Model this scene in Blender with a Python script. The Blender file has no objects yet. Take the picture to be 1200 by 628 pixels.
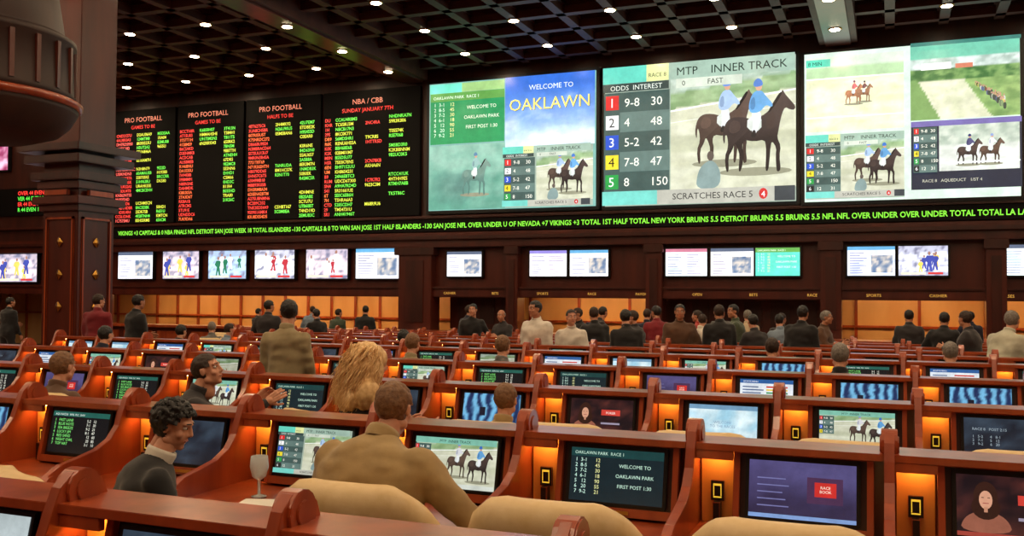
import bpy, bmesh, math, random
from mathutils import Vector, Matrix, noise
random.seed(7)
S=bpy.context.scene
try:
    S.view_settings.view_transform='Standard'
except Exception: pass
COL=S.collection
# ---------------------------------------------------------------- materials
def lin(c):
    return tuple(((v/12.92) if v<=.04045 else ((v+.055)/1.055)**2.4) for v in c)
def rgb(r,g,b): return lin((max(r,0)/255,max(g,0)/255,max(b,0)/255))
MATS={}
def mat(name,c,rough=.5,c2=None,scale=8,stretch=(1,1,1),coat=0,metal=0,bump=0,emit=0,sheen=0,spec=.5):
    m=bpy.data.materials.new(name); m.use_nodes=True
    nt=m.node_tree; N=nt.nodes; L=nt.links
    b=N['Principled BSDF']
    b.inputs['Roughness'].default_value=rough
    b.inputs['Metallic'].default_value=metal
    b.inputs['Coat Weight'].default_value=coat
    b.inputs['Coat Roughness'].default_value=.2
    b.inputs['Specular IOR Level'].default_value=spec
    b.inputs['Base Color'].default_value=(*c,1)
    if sheen: b.inputs['Sheen Weight'].default_value=sheen
    tc=N.new('ShaderNodeTexCoord'); mp=N.new('ShaderNodeMapping')
    mp.inputs['Scale'].default_value=stretch
    L.new(tc.outputs['Object'],mp.inputs['Vector'])
    nz=N.new('ShaderNodeTexNoise'); nz.inputs['Scale'].default_value=scale; nz.inputs['Detail'].default_value=5
    L.new(mp.outputs['Vector'],nz.inputs['Vector'])
    if c2:
        rp=N.new('ShaderNodeValToRGB')
        rp.color_ramp.elements[0].position=.3; rp.color_ramp.elements[1].position=.7
        rp.color_ramp.elements[0].color=(*c,1); rp.color_ramp.elements[1].color=(*c2,1)
        L.new(nz.outputs['Fac'],rp.inputs['Fac']); L.new(rp.outputs['Color'],b.inputs['Base Color'])
    if bump:
        bp=N.new('ShaderNodeBump'); bp.inputs['Strength'].default_value=bump; bp.inputs['Distance'].default_value=.01
        L.new(nz.outputs['Fac'],bp.inputs['Height']); L.new(bp.outputs['Normal'],b.inputs['Normal'])
    if emit:
        b.inputs['Emission Color'].default_value=(*c,1); b.inputs['Emission Strength'].default_value=emit
    MATS[name]=m
    return m
mat('wood_red',rgb(134,50,22),.3,rgb(180,82,40),7,(1,1,.12),coat=.6)
mat('wood_wall',rgb(66,21,13),.35,rgb(94,36,22),3,(1,1,.15),coat=.4)
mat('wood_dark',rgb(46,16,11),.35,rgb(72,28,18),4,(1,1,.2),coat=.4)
mat('wood_umber',rgb(36,17,12),.6,rgb(52,26,19),4,(1,1,.2))  # dark matte wood of the hanging rotunda
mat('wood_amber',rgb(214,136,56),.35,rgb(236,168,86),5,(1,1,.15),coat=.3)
mat('wood_ceiling',rgb(68,34,27),.55,rgb(94,52,40),3,(1,1,1))
mat('wood_tan',rgb(204,152,94),.45,rgb(226,180,124),1.2,(1,1,.3))
mat('black_plastic',rgb(16,15,17),.35)
mat('board_black',rgb(6,6,8),.5,spec=.2)
mat('carpet',rgb(70,26,20),.95,rgb(96,52,30),6)
mat('leather_cream',rgb(218,186,132),.45,rgb(232,204,156),14,bump=.15)
mat('brass',rgb(200,150,70),.3,metal=1)
mat('lamp_warm',rgb(255,200,118),.5,emit=30)
mat('lamp_cove',rgb(255,208,140),.5,emit=24)
mat('lamp_white',rgb(255,228,190),.5,emit=30)
mat('badge_yellow',rgb(240,200,60),.5,emit=.8)
mat('paper',rgb(235,232,222),.8)
mat('glass',rgb(240,244,244),.05,spec=.9)
MATS['glass'].node_tree.nodes['Principled BSDF'].inputs['Transmission Weight'].default_value=.5
mat('skin_light',rgb(218,160,130),.5,rgb(204,142,114),20)
mat('skin_tan',rgb(190,132,100),.5,rgb(174,116,88),20)
mat('eye_white',rgb(235,230,225),.2)
mat('iris',rgb(50,34,24),.15)
mat('lips',rgb(170,92,82),.5)
mat('hair_brown',rgb(58,36,24),.6,rgb(30,18,12),60,bump=.5)
mat('hair_black',rgb(24,19,18),.5,rgb(12,10,10),60,bump=.5)
mat('hair_sandy',rgb(138,98,64),.6,rgb(98,66,42),60,bump=.5)
mat('hair_blonde',rgb(244,208,150),.45,rgb(206,158,98),30,bump=.4)
mat('hair_grey',rgb(140,132,124),.6,rgb(96,90,84),60,bump=.5)
CL=dict(tan=(176,148,100),olive=(160,144,108),black=(20,20,24),charcoal=(44,42,46),navy=(32,36,58),maroon=(132,24,36),
        white=(230,224,212),pale=(196,196,176),blue=(130,150,170),brown=(92,62,42),red=(170,50,44),grey=(110,108,106),jean=(44,54,78),green=(70,84,66),cream=(200,180,150))
for k,v in CL.items():
    c=rgb(*v); mat('cloth_'+k,c,.85,tuple(x*.8 for x in c),12,bump=.25,sheen=.2)
def screen_mat(name,st,sc=3):
    m=bpy.data.materials.new(name); m.use_nodes=True; nt=m.node_tree; N=nt.nodes; L=nt.links
    b=N['Principled BSDF']; b.inputs['Base Color'].default_value=(.01,.01,.012,1); b.inputs['Roughness'].default_value=.25
    a=N.new('ShaderNodeAttribute'); a.attribute_name='Col'
    L.new(a.outputs['Color'],b.inputs['Emission Color'])
    tc=N.new('ShaderNodeTexCoord'); nz=N.new('ShaderNodeTexNoise'); nz.inputs['Scale'].default_value=sc; nz.inputs['Detail'].default_value=8; nz.inputs['Roughness'].default_value=.65
    L.new(tc.outputs['Object'],nz.inputs['Vector'])
    mr=N.new('ShaderNodeMapRange'); mr.inputs['From Min'].default_value=.3; mr.inputs['From Max'].default_value=.7
    mr.inputs['To Min'].default_value=st*.82; mr.inputs['To Max'].default_value=st*1.16
    L.new(nz.outputs['Fac'],mr.inputs['Value']); L.new(mr.outputs['Result'],b.inputs['Emission Strength'])
    MATS[name]=m
screen_mat('screen_wall',1.5,2.5); screen_mat('screen_desk',1.15,14); screen_mat('screen_led',1.5,1)
screen_mat('screen_tv',1.8,3)
# ---------------------------------------------------------------- geometry builder
class Geo:
    def __init__(s): s.v=[];s.f=[];s.m=[];s.mats=[];s.sm=[]
    def mi(s,m):
        if m not in s.mats: s.mats.append(m)
        return s.mats.index(m)
    def add(s,vs,fs,m,smooth=False,M=None):
        o=len(s.v); i=s.mi(m)
        for p in vs:
            p=Vector(p); s.v.append(tuple(M@p if M else p))
        for f in fs: s.f.append([o+k for k in f]); s.m.append(i); s.sm.append(smooth)
    def addmesh(s,data,m,M=None,smooth=True): s.add(data[0],data[1],m,smooth,M)
    def box(s,x0,x1,y0,y1,z0,z1,m,M=None):
        vs=[(x0,y0,z0),(x1,y0,z0),(x1,y1,z0),(x0,y1,z0),(x0,y0,z1),(x1,y0,z1),(x1,y1,z1),(x0,y1,z1)]
        s.add(vs,[(0,3,2,1),(4,5,6,7),(0,1,5,4),(1,2,6,5),(2,3,7,6),(3,0,4,7)],m,False,M)
    def prism_x(s,prof,x0,x1,m,M=None):
        n=len(prof); vs=[(x0,y,z) for y,z in prof]+[(x1,y,z) for y,z in prof]
        fs=[list(range(n)),list(range(2*n-1,n-1,-1))]+[(i,i+n,(i+1)%n+n,(i+1)%n) for i in range(n)]
        s.add(vs,fs,m,False,M)
    def lathe(s,prof,m,n=32,M=None,smooth=True):
        vs=[];fs=[]
        for r,z in prof:
            for i in range(n):
                a=2*math.pi*i/n; vs.append((r*math.cos(a),r*math.sin(a),z))
        for j in range(len(prof)-1):
            for i in range(n):
                k=(i+1)%n; fs.append((j*n+i,j*n+k,(j+1)*n+k,(j+1)*n+i))
        fs.append(list(range(n-1,-1,-1))); fs.append([(len(prof)-1)*n+i for i in range(n)])
        s.add(vs,fs,m,smooth,M)
    def loft(s,rings,m,smooth=True,cap=True,M=None):
        n=len(rings[0]); vs=[p for r in rings for p in r]; fs=[]
        for j in range(len(rings)-1):
            for i in range(n):
                k=(i+1)%n; fs.append((j*n+i,j*n+k,(j+1)*n+k,(j+1)*n+i))
        if cap: fs.append(list(range(n-1,-1,-1))); fs.append([(len(rings)-1)*n+i for i in range(n)])
        s.add(vs,fs,m,smooth,M)
    def mesh(s,name,bevel=0):
        me=bpy.data.meshes.new(name); me.from_pydata(s.v,[],s.f)
        for m in s.mats: me.materials.append(MATS[m])
        me.polygons.foreach_set('material_index',s.m); me.polygons.foreach_set('use_smooth',s.sm)
        bm=bmesh.new(); bm.from_mesh(me)
        bmesh.ops.recalc_face_normals(bm,faces=bm.faces)
        if bevel:
            es=[e for e in bm.edges if len(e.link_faces)==2 and e.calc_face_angle(0)>.7]
            bmesh.ops.bevel(bm,geom=es,offset=bevel,segments=2,affect='EDGES',clamp_overlap=True)
        bm.to_mesh(me); bm.free(); me.update(); return me
    def obj(s,name,loc=(0,0,0),bevel=0,parent=None,rot=(0,0,0)):
        return link(name,s.mesh(name,bevel),loc,rot,parent)
def link(name,me,loc=(0,0,0),rot=(0,0,0),parent=None):
    o=bpy.data.objects.new(name,me); o.location=loc; o.rotation_euler=rot; COL.objects.link(o)
    if parent: o.parent=parent
    return o
def empty(name,loc=(0,0,0),rot=(0,0,0)):
    o=bpy.data.objects.new(name,None); o.location=loc; o.rotation_euler=rot; COL.objects.link(o); return o
# ---------------------------------------------------------------- text & canvas
TC={}
def textdata(s,align,bold=0):
    k=(s,align,bold)
    if k in TC: return TC[k]
    c=bpy.data.curves.new('t','FONT'); c.body=s; c.size=1; c.align_x=align; c.resolution_u=2; c.offset=bold
    o=bpy.data.objects.new('t',c); COL.objects.link(o)
    bpy.context.view_layer.update()
    me=bpy.data.meshes.new_from_object(o.evaluated_get(bpy.context.evaluated_depsgraph_get()))
    r=([tuple(v.co) for v in me.vertices],[list(p.vertices) for p in me.polygons])
    bpy.data.objects.remove(o); bpy.data.curves.remove(c); bpy.data.meshes.remove(me)
    TC[k]=r; return r
def chaikin(P,n=1):
    for _ in range(n):
        Q=[]
        for i in range(len(P)):
            a=P[i]; b=P[(i+1)%len(P)]
            Q.append((a[0]*.75+b[0]*.25,a[1]*.75+b[1]*.25)); Q.append((a[0]*.25+b[0]*.75,a[1]*.25+b[1]*.75))
        P=Q
    return P
class Canvas:
    def __init__(s,eps=.004): s.v=[];s.f=[];s.c=[];s.l=0;s.e=eps
    def poly(s,pts,c,flat=False,cols=None):
        s.l+=0 if flat else 1
        o=len(s.v); cc=rgb(*c)
        for i,(x,z) in enumerate(pts): s.v.append((x,-s.l*s.e,z)); s.c.append((*(rgb(*cols[i]) if cols else cc),1))
        s.f.append(list(range(o,o+len(pts))))
    def rect(s,x,z,w,h,c,flat=False): s.poly([(x,z),(x+w,z),(x+w,z+h),(x,z+h)],c,flat)
    def grid(s,x,z,w,h,fn,nx=36,nz=22):
        s.l+=1; o=len(s.v)
        for j in range(nz+1):
            for i in range(nx+1):
                u,v=i/nx,j/nz; s.v.append((x+w*u,-s.l*s.e,z+h*v)); s.c.append((*rgb(*fn(u,v)),1))
        for j in range(nz):
            for i in range(nx):
                a=o+j*(nx+1)+i; s.f.append([a,a+1,a+nx+2,a+nx+1])
    def text(s,t,x,z,size,c,align='LEFT',sx=1,bold=0,flat=False):
        if not flat: s.l+=1
        vs,fs=textdata(t,align,bold); o=len(s.v); cc=rgb(*c)
        for p in vs: s.v.append((x+p[0]*size*sx,-s.l*s.e,z+p[1]*size)); s.c.append((*cc,1))
        for f in fs: s.f.append([o+k for k in f])
    def disc(s,x,z,rx,rz,c,n=12,flat=False): s.poly([(x+rx*math.cos(i*2*math.pi/n),z+rz*math.sin(i*2*math.pi/n)) for i in range(n)],c,flat)
    def mesh(s,name,mt):
        me=bpy.data.meshes.new(name); me.from_pydata(s.v,[],s.f)
        a=me.color_attributes.new('Col','FLOAT_COLOR','POINT')
        a.data.foreach_set('color',[x for c in s.c for x in c])
        me.materials.append(MATS[mt]); me.update(); return me
def nz2(u,v,sx=6,sy=6,k=0): return noise.fractal(Vector((u*sx,v*sy,k)),1.0,2.0,4)
def mix(a,b,t):
    t=max(0,min(1,t)); return tuple(p*(1-t)+q*t for p,q in zip(a,b))
HORSE=[(0,.52),(.02,.66),(.06,.75),(.14,.80),(.26,.80),(.40,.76),(.54,.79),(.64,.86),(.73,.99),(.80,1.10),(.83,1.15),(.85,1.09),(.93,.99),(1.0,.90),(.98,.85),(.92,.86),(.86,.90),(.82,.82),(.79,.70),(.77,.58),(.75,.48),(.80,.36),(.78,.22),(.80,.03),(.76,.0),(.74,.03),(.73,.22),(.74,.34),(.68,.44),(.66,.34),(.65,.2),(.63,.02),(.59,.02),(.60,.2),(.60,.36),(.58,.46),(.44,.44),(.30,.47),(.27,.38),(.30,.26),(.26,.03),(.22,.03),(.24,.25),(.21,.36),(.17,.44),(.14,.34),(.08,.24),(.09,.03),(.05,.03),(.03,.24),(.08,.38),(.07,.52),(.04,.60),(.03,.40)]
HS=chaikin(HORSE,1)
def horse(cv,x,z,s,col=(44,32,30),jc=(90,130,190),flip=1):
    P=lambda a,sm=1:[(x+(p[0]*s if flip>0 else (1-p[0])*s),z+p[1]*s) for p in (chaikin(a,sm) if flip>0 else chaikin(a,sm)[::-1])]
    cv.disc(x+s*.45,z+s*.02,s*.5,s*.06,(140,140,118),16)  # ground shadow under the horse, drawn into the picture
    pts=[(x+(p[0]*s if flip>0 else (1-p[0])*s),z+p[1]*s) for p in (HS if flip>0 else HS[::-1])]
    cols=[]
    for p in (HS if flip>0 else HS[::-1]):
        t=(p[1]-.4)/.5+.5*nz2(p[0],p[1],4,4); cols.append(mix(col,(col[0]+36,col[1]+30,col[2]+26),t))  # coat lighter upward: shading put into the vertex colours
    cv.poly(pts,col,cols=cols)
    cv.poly(P([(.08,.60),(.16,.56),(.26,.62),(.24,.74),(.12,.76)]),(col[0]+30,col[1]+24,col[2]+20))  # rump and shoulder highlights painted as lighter patches
    cv.poly(P([(.60,.62),(.70,.60),(.74,.74),(.70,.86),(.62,.78)]),(col[0]+26,col[1]+20,col[2]+16))
    cv.poly(P([(.62,.84),(.66,.84),(.82,1.08),(.80,1.12),(.74,1.04)]),(22,20,22))
    cv.poly(P([(.34,.60),(.54,.58),(.54,.80),(.35,.79)]),(200,206,200))
    cv.poly(P([(.40,.52),(.46,.52),(.55,.78),(.50,.90),(.40,.86),(.43,.72)],2),(216,220,222))
    cv.poly(P([(.39,.50),(.47,.50),(.46,.60),(.42,.60)]),(30,28,30))
    cv.poly(P([(.37,.84),(.52,.84),(.60,.95),(.68,.90),(.70,.95),(.60,1.07),(.54,1.16),(.43,1.14),(.37,1.0)],2),jc)
    cv.poly(P([(.39,.88),(.46,.90),(.45,1.08),(.39,1.02)],1),(jc[0]*.78,jc[1]*.8,jc[2]*.84))
    cv.disc(x+s*(.505 if flip>0 else .495),z+s*1.20,s*.045,s*.055,(196,150,124),12)
    cv.poly(P([(.44,1.20),(.56,1.21),(.56,1.27),(.52,1.32),(.47,1.32),(.43,1.26)],2),(jc[0]*.6,jc[1]*.7,jc[2]*.9))
SC=[(205,40,40),(225,225,225),(40,80,190),(225,205,50),(40,150,70),(30,30,30),(230,120,40)]
def oddslist(cv,x,z,w,h,n,dark=True):
    cv.rect(x,z,w,h,(62,84,80) if dark else (190,195,190))
    rh=h/n
    for i in range(n):
        cv.rect(x+.03*w,z+h-(i+.86)*rh,w*.2,rh*.72,SC[i%7])
        if i%2: cv.rect(x+.25*w,z+h-(i+1)*rh,w*.75,rh,(92,116,110))
    for i in range(n):
        zz=z+h-(i+.74)*rh
        cv.text(str(i+1),x+.13*w,zz,rh*.66,(240,240,240) if i%5 not in(1,3) else (20,20,20),'CENTER')
        cv.text(['9-8','4','5-2','7-8','8','12','6'][i%7],x+.32*w,zz,rh*.6,(240,240,225))
        cv.text(str([30,48,42,47,150,31,88][i%7]),x+.72*w,zz,rh*.6,(240,240,225))
def track(cv,x,z,w,h,k=0,nx=36,nz=24,b=1.0):
    def fn(u,v):
        n=nz2(u,v,5,14,k); hz=.72+.12*u
        c=mix((190,192,166),(206,208,186),.5+n)
        if .34<v<.5: c=mix(c,(172,176,148),.6)
        if v>hz: c=mix((150,176,132),(120,150,104),.5+n*1.5)
        if v>hz+.14: c=mix((186,200,186),(150,172,150),.5+n*2)
        return tuple(q*b for q in c)
    cv.grid(x,z,w,h,fn,nx,nz)
    cv.poly([(x,z+h*.70),(x+w,z+h*.82),(x+w,z+h*.835),(x,z+h*.715)],(238,242,236))
    cv.poly([(x,z+h*.60),(x+w,z+h*.70),(x+w,z+h*.705),(x,z+h*.605)],(228,232,222),True)
def racing(cv,x,z,w,h,n=6,big=False,right=0):
    cv.rect(x,z,w,h,(150,165,150))
    track(cv,x+w*.36,z+h*.1,w*.64,h*.80,3,60 if big else 24,40 if big else 16)
    s=h*.50
    horse(cv,x+w*(.49+right),z+h*.27,s*.9,(56,44,40),(160,186,215))
    horse(cv,x+w*(.635+right),z+h*.20,s*.98,(34,28,30),(96,156,205))
    cv.poly(chaikin([(x+w*.50,z+h*.1),(x+w*.62,z+h*.1),(x+w*.63,z+h*.22),(x+w*.585,z+h*.31),(x+w*.53,z+h*.27),(x+w*.505,z+h*.2)],2),(126,148,146))
    cv.disc(x+w*.575,z+h*.33,w*.018,h*.035,(90,80,74))
    oddslist(cv,x,z+h*.1,w*.36,h*.72,n)
    cv.rect(x,z+h*.82,w*.36,h*.06,(48,66,64)); cv.text('ODDS  INTEREST',x+w*.04,z+h*.83,h*.05,(220,230,220))
    cv.rect(x,z+h*.88,w,h*.12,(150,176,160))
    cv.rect(x,z+h*.88,w*.24,h*.12,(96,200,180)); cv.rect(x+w*.24,z+h*.88,w*.12,h*.12,(210,216,150)); cv.text('RACE 8',x+w*.25,z+h*.91,h*.04,(40,50,40))
    cv.text('MTP    INNER TRACK',x+w*.40,z+h*.905,h*.08,(24,40,34))
    cv.rect(x+w*.40,z+h*.815,w*.34,h*.065,(196,206,190)); cv.text('0           FAST',x+w*.43,z+h*.83,h*.05,(30,44,36))
    cv.rect(x,z,w,h*.1,(176,176,164))
    cv.disc(x+w*.845,z+h*.052,w*.022,h*.038,(190,50,50)); cv.text('SCRATCHES RACE 5',x+w*.38,z+h*.03,h*.062,(30,30,34)); cv.text('4',x+w*.845,z+h*.03,h*.055,(250,250,250),'CENTER')
    cv.rect(x,z,w*.3,h*.1,(110,196,184)); cv.rect(x+w*.9,z,w*.1,h*.1,(60,66,70))
def welcome(cv,x,z,w,h,bg=(34,140,84),fg=(225,240,220)):
    cv.rect(x,z,w,h,bg)
    cv.rect(x,z+h*.84,w,h*.16,(90,150,70) if bg[1]>100 else (20,60,60))
    cv.text('OAKLAWN PARK  RACE 1',x+w*.04,z+h*.88,h*.085,fg)
    cv.text('1  3-1\n2  8-5\n3  7-2\n4  6-1\n5   12\n6   20\n7  9-2',x+w*.05,z+h*.74,h*.10,(200,235,220))
    cv.text('12\n45\n30\n18\n90\n55\n21',x+w*.27,z+h*.74,h*.10,(230,230,160))
    cv.text('WELCOME TO\n\nOAKLAWN PARK\n\nFIRST POST 1:30',x+w*.70,z+h*.66,h*.095,fg,'CENTER')
def oaklawn(cv,x,z,w,h):
    def fn(u,v):
        c=mix((196,220,240),(50,104,200),v*1.15); n=nz2(u,v,3,5,2)
        return mix(c,(226,236,246),max(0,(.45-v)*1.6+n*.8))
    cv.grid(x,z,w,h,fn,40,30)
    cv.text('WELCOME TO',x+w*.52,z+h*.80,h*.10,(225,235,235),'CENTER')
    cv.text('OAKLAWN',x+w*.505,z+h*.515,h*.235,(60,60,60),'CENTER',sx=1.0)
    cv.text('OAKLAWN',x+w*.5,z+h*.52,h*.235,(250,228,120),'CENTER',sx=1.0)
def sheet(cv,x,z,w,h,tint=(236,232,248),seed=0):
    r=random.Random(seed)
    cv.grid(x,z,w,h,lambda u,v:mix(tint,(250,250,252),.5+nz2(u,v,3,3,seed)),8,6)
    cv.rect(x,z+h*.88,w,h*.12,[(130,120,190),(90,150,190),(180,110,130),(80,90,110)][seed%4])
    for i in range(9):
        cv.rect(x+w*.05,z+h*(.08+.085*i),w*(.2+.18*r.random()),h*.026,(120,120,150),flat=i>0)
    if seed%2:
        cv.grid(x+w*.5,z+h*.1,w*.45,h*.6,lambda u,v:mix((90,110,140),(200,190,180),.5+nz2(u,v,4,4,seed)*1.5),10,8)
    else:
        for i in range(9): cv.rect(x+w*.52,z+h*(.08+.085*i),w*(.1+.33*r.random()),h*.026,(140,126,160),flat=i>0)
def game(cv,x,z,w,h,seed=0):
    r=random.Random(seed); base=[(220,222,236),(232,210,214),(180,212,240),(240,240,246),(150,196,160)][seed%5]
    cv.grid(x,z,w,h,lambda u,v:mix(base,(110,110,135),max(0,nz2(u,v,7,7,seed)*1.6)+(.5 if v<.15 else 0)+(.4 if v>.75 else 0)),20,12)
    team=[((170,50,60),(240,240,245)),((60,70,150),(220,190,90)),((40,110,80),(235,235,235))][seed%3]
    for i in range(6):
        a,b=r.random()*.8,.1+r.random()*.3; c=r.choice(team); k=r.uniform(.9,1.5)
        P=[(x+w*(a+q[0]*k),z+h*(b+q[1]*k)) for q in ((.02,0),(.045,0),(.06,.12),(.08,0),(.11,0),(.09,.2),(.12,.3),(.10,.36),(.03,.36),(.0,.26),(.04,.2))]
        cv.poly(P,c); cv.disc(x+w*(a+.065*k),z+h*(b+.41*k),w*.018*k,h*.045*k,(150,110,96),8,flat=True)
    cv.rect(x+w*.05,z+h*.04,w*.5,h*.07,(230,220,180)); cv.rect(x+w*.6,z+h*.04,w*.3,h*.07,(190,50,50))
# ---------------------------------------------------------------- room
YW=25.0; ZC=1.75; CE=8.35
def fz(y):
    if y>20.45: return -.32
    k=math.floor((y-2.45)/2.0)
    return -.05*max(0,k-3)
g=Geo()
ys=[-4,10.45,12.45,14.45,16.45,18.45,20.45,29]
zz=[0,-.05,-.10,-.15,-.20,-.25,-.32]
for i in range(7): g.box(-34,9,ys[i],ys[i+1],-.8,zz[i],'carpet')
g.obj('floor')
g=Geo(); g.box(-34,9,-4.2,29.2,CE+.3,CE+.5,'wood_ceiling'); g.obj('ceiling')
g=Geo()
BS=1.2
for i in range(36):
    x=-33.6+BS*i
    if x<8.9: g.box(x-.11,x+.11,-4,24.78,CE,CE+.3,'wood_ceiling'); g.box(x-.17,x+.17,-4,24.78,CE+.18,CE+.3,'wood_dark')
for j in range(24):
    y=-3.2+BS*j
    g.box(-34,9,y-.11,y+.11,CE,CE+.3,'wood_ceiling'); g.box(-34,9,y-.17,y+.17,CE+.18,CE+.3,'wood_dark')
for x in (-26.4,-13.2,-1.2):
    g.box(x-.45,x+.45,-4,24.78,CE-.25,CE+.3,'wood_ceiling')
    g.box(x-.3,x+.3,-4,24.78,CE-.3,CE-.25,'wood_wall')
g.obj('trim_1_ceiling_coffers')
g=Geo(); g.box(-34.3,-34,-4,29,-.8,CE+.5,'wood_wall'); g.obj('wall_left')
g=Geo(); g.box(9,9.3,-4,29,-.8,CE+.5,'wood_wall'); g.obj('wall_right')
g=Geo(); g.box(-34,9,-4.3,-4,-.8,CE+.5,'wood_wall'); g.obj('wall_rear')
g=Geo()
g.box(-34,9,YW,YW+.3,3.1,CE+.4,'wood_dark')
g.box(-34,9,YW,YW+.3,1.9,3.1,'wood_wall')
g.box(-34,9,27.6,27.8,-.8,1.9,'wood_tan')
g.box(-34,9,YW+.3,27.6,1.88,1.95,'wood_tan')
g.obj('wall_far')
g=Geo()
g.box(-34,9,YW-.35,YW,3.12,3.34,'wood_wall'); g.box(-34,9,YW-.5,YW,3.34,3.46,'wood_dark')
g.box(-34,9,YW-.25,YW,3.46,3.56,'wood_wall')
g.box(-34,9,YW-.2,YW,3.98,4.06,'wood_dark')
g.box(-34,9,YW-.16,YW+.02,1.66,1.90,'wood_wall'); g.box(-34,9,YW-.22,YW,1.9,1.97,'wood_dark')
g.obj('trim_2_cornice',bevel=.02)
g=Geo()
PIL=[(-25.6,.35),(-13.1,.55),(-10.0,.18),(-5.9,.22),(-1.4,.25),(2.3,.22),(6.5,.25),(-31,.3)]
for x,w in PIL:
    top=3.12
    g.box(x-w,x+w,YW-.28,YW+.3,-.32,top,'wood_wall'); g.box(x-w*1.2,x+w*1.2,YW-.36,YW+.3,2.9,3.12,'wood_dark')
    g.box(x-w*.55,x+w*.55,YW-.31,YW-.27,.9,2.75,'wood_dark')
# dark wood screens closing part of the betting windows
for a,b in ((-6.1,-1.6),(-12.5,-10.2)):
    g.box(a,b,YW+.9,YW+1.0,.7,1.88,'wood_wall')
    x=a+.3
    while x<b-.2: g.box(x,x+.5,YW+.86,YW+.9,.85,1.6,'wood_dark'); x+=.7
g.obj('trim_3_pilasters',bevel=.015)
g=Geo()
x=-33
while x<8.8:
    g.box(x-.04,x+.04,27.53,27.6,-.3,1.88,'wood_red'); x+=.95 if x<-13 else 1.6
g.box(-34,9,27.5,27.6,.9,.96,'wood_red')
g.obj('trim_4_panel_mullions')
for i,(a,b) in enumerate([(-25.1,-13.8),(-9.6,-6.2),(-1.0,1.9),(2.6,6.2)]):
    g=Geo(); g.box(a,b,YW+1.2,YW+1.32,1.82,1.875,'lamp_cove'); o=g.obj('cove_light')
g=Geo()
g.box(-25.2,8.8,23.9,24.7,.62,.70,'wood_red'); g.box(-25.2,8.8,24.1,24.65,-.32,.62,'wood_wall')
x=-25
while x<7.6:
    g.box(x,x+1.2,24.06,24.12,-.15,.5,'wood_red'); x+=1.4
g.obj('betting_counter',bevel=.015)
cv=Canvas(.002)
names=['CASHIER','BETS','SPORTS','RACE','PAYOUTS','OPEN','BETS','RACE','SPORTS','CASHIER','HORSES','BETS']
for i in range(13):
    x=-12.0+1.45*i
    cv.text(names[i%12],x,1.745,.10,(190,140,60),'CENTER')
link('window_labels',cv.mesh('window_labels','screen_led'),(0,YW-.17,0))
# ---------------------------------------------------------------- video wall
def display(name,x0,x1,z0,z1,cv,mt='screen_wall',fr=.1,depth=.22,y=YW):
    p=empty(name,((x0+x1)/2,y,(z0+z1)/2))
    w,h=(x1-x0)/2,(z1-z0)/2
    g=Geo(); g.box(-w-fr,w+fr,-depth,-.002,-h-fr,h+fr,'black_plastic'); g.obj('casing',parent=p,bevel=.02)
    link('picture',cv.mesh('picture',mt),(-w,-depth-.005,-h),parent=p)
    return p
VZ0,VZ1=4.2,7.96; VH=VZ1-VZ0
W=5.15; cv=Canvas(.004)
cv.rect(0,0,W,VH,(120,170,160))
welcome(cv,.04,VH*.52,W*.46,VH*.40); cv.rect(.04,VH*.92,W*.46,VH*.07,(150,190,120)); cv.rect(.04,VH*.92,W*.2,VH*.07,(110,220,190))
oaklawn(cv,W*.475,VH*.46,W*.52,VH*.54)
a,b=W*.47,VH*.5
def fn(u,v):
    n=nz2(u,v,4,5,8); c=mix((90,150,130),(140,184,166),v+n*.6); 
    d=math.hypot((u-.42)*1.6,(v-.35)*2); return mix((84,124,116),c,d*1.6+n*.4)
cv.grid(.04,.02,a,b,fn,40,26)
horse(cv,a*.45,b*.22,b*.5,(80,116,108),(140,176,170))
racing(cv,W*.485,.02,W*.505,VH*.45,5)
display('video_wall_display',-12.68,-12.68+W,VZ0,VZ1,cv)
W=5.04; cv=Canvas(.004); cv.rect(0,0,W,VH,(150,180,168)); racing(cv,0,0,W,VH,5,True)
display('video_wall_display',-7.27,-7.27+W,VZ0-.03,VZ1-.05,cv)
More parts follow.
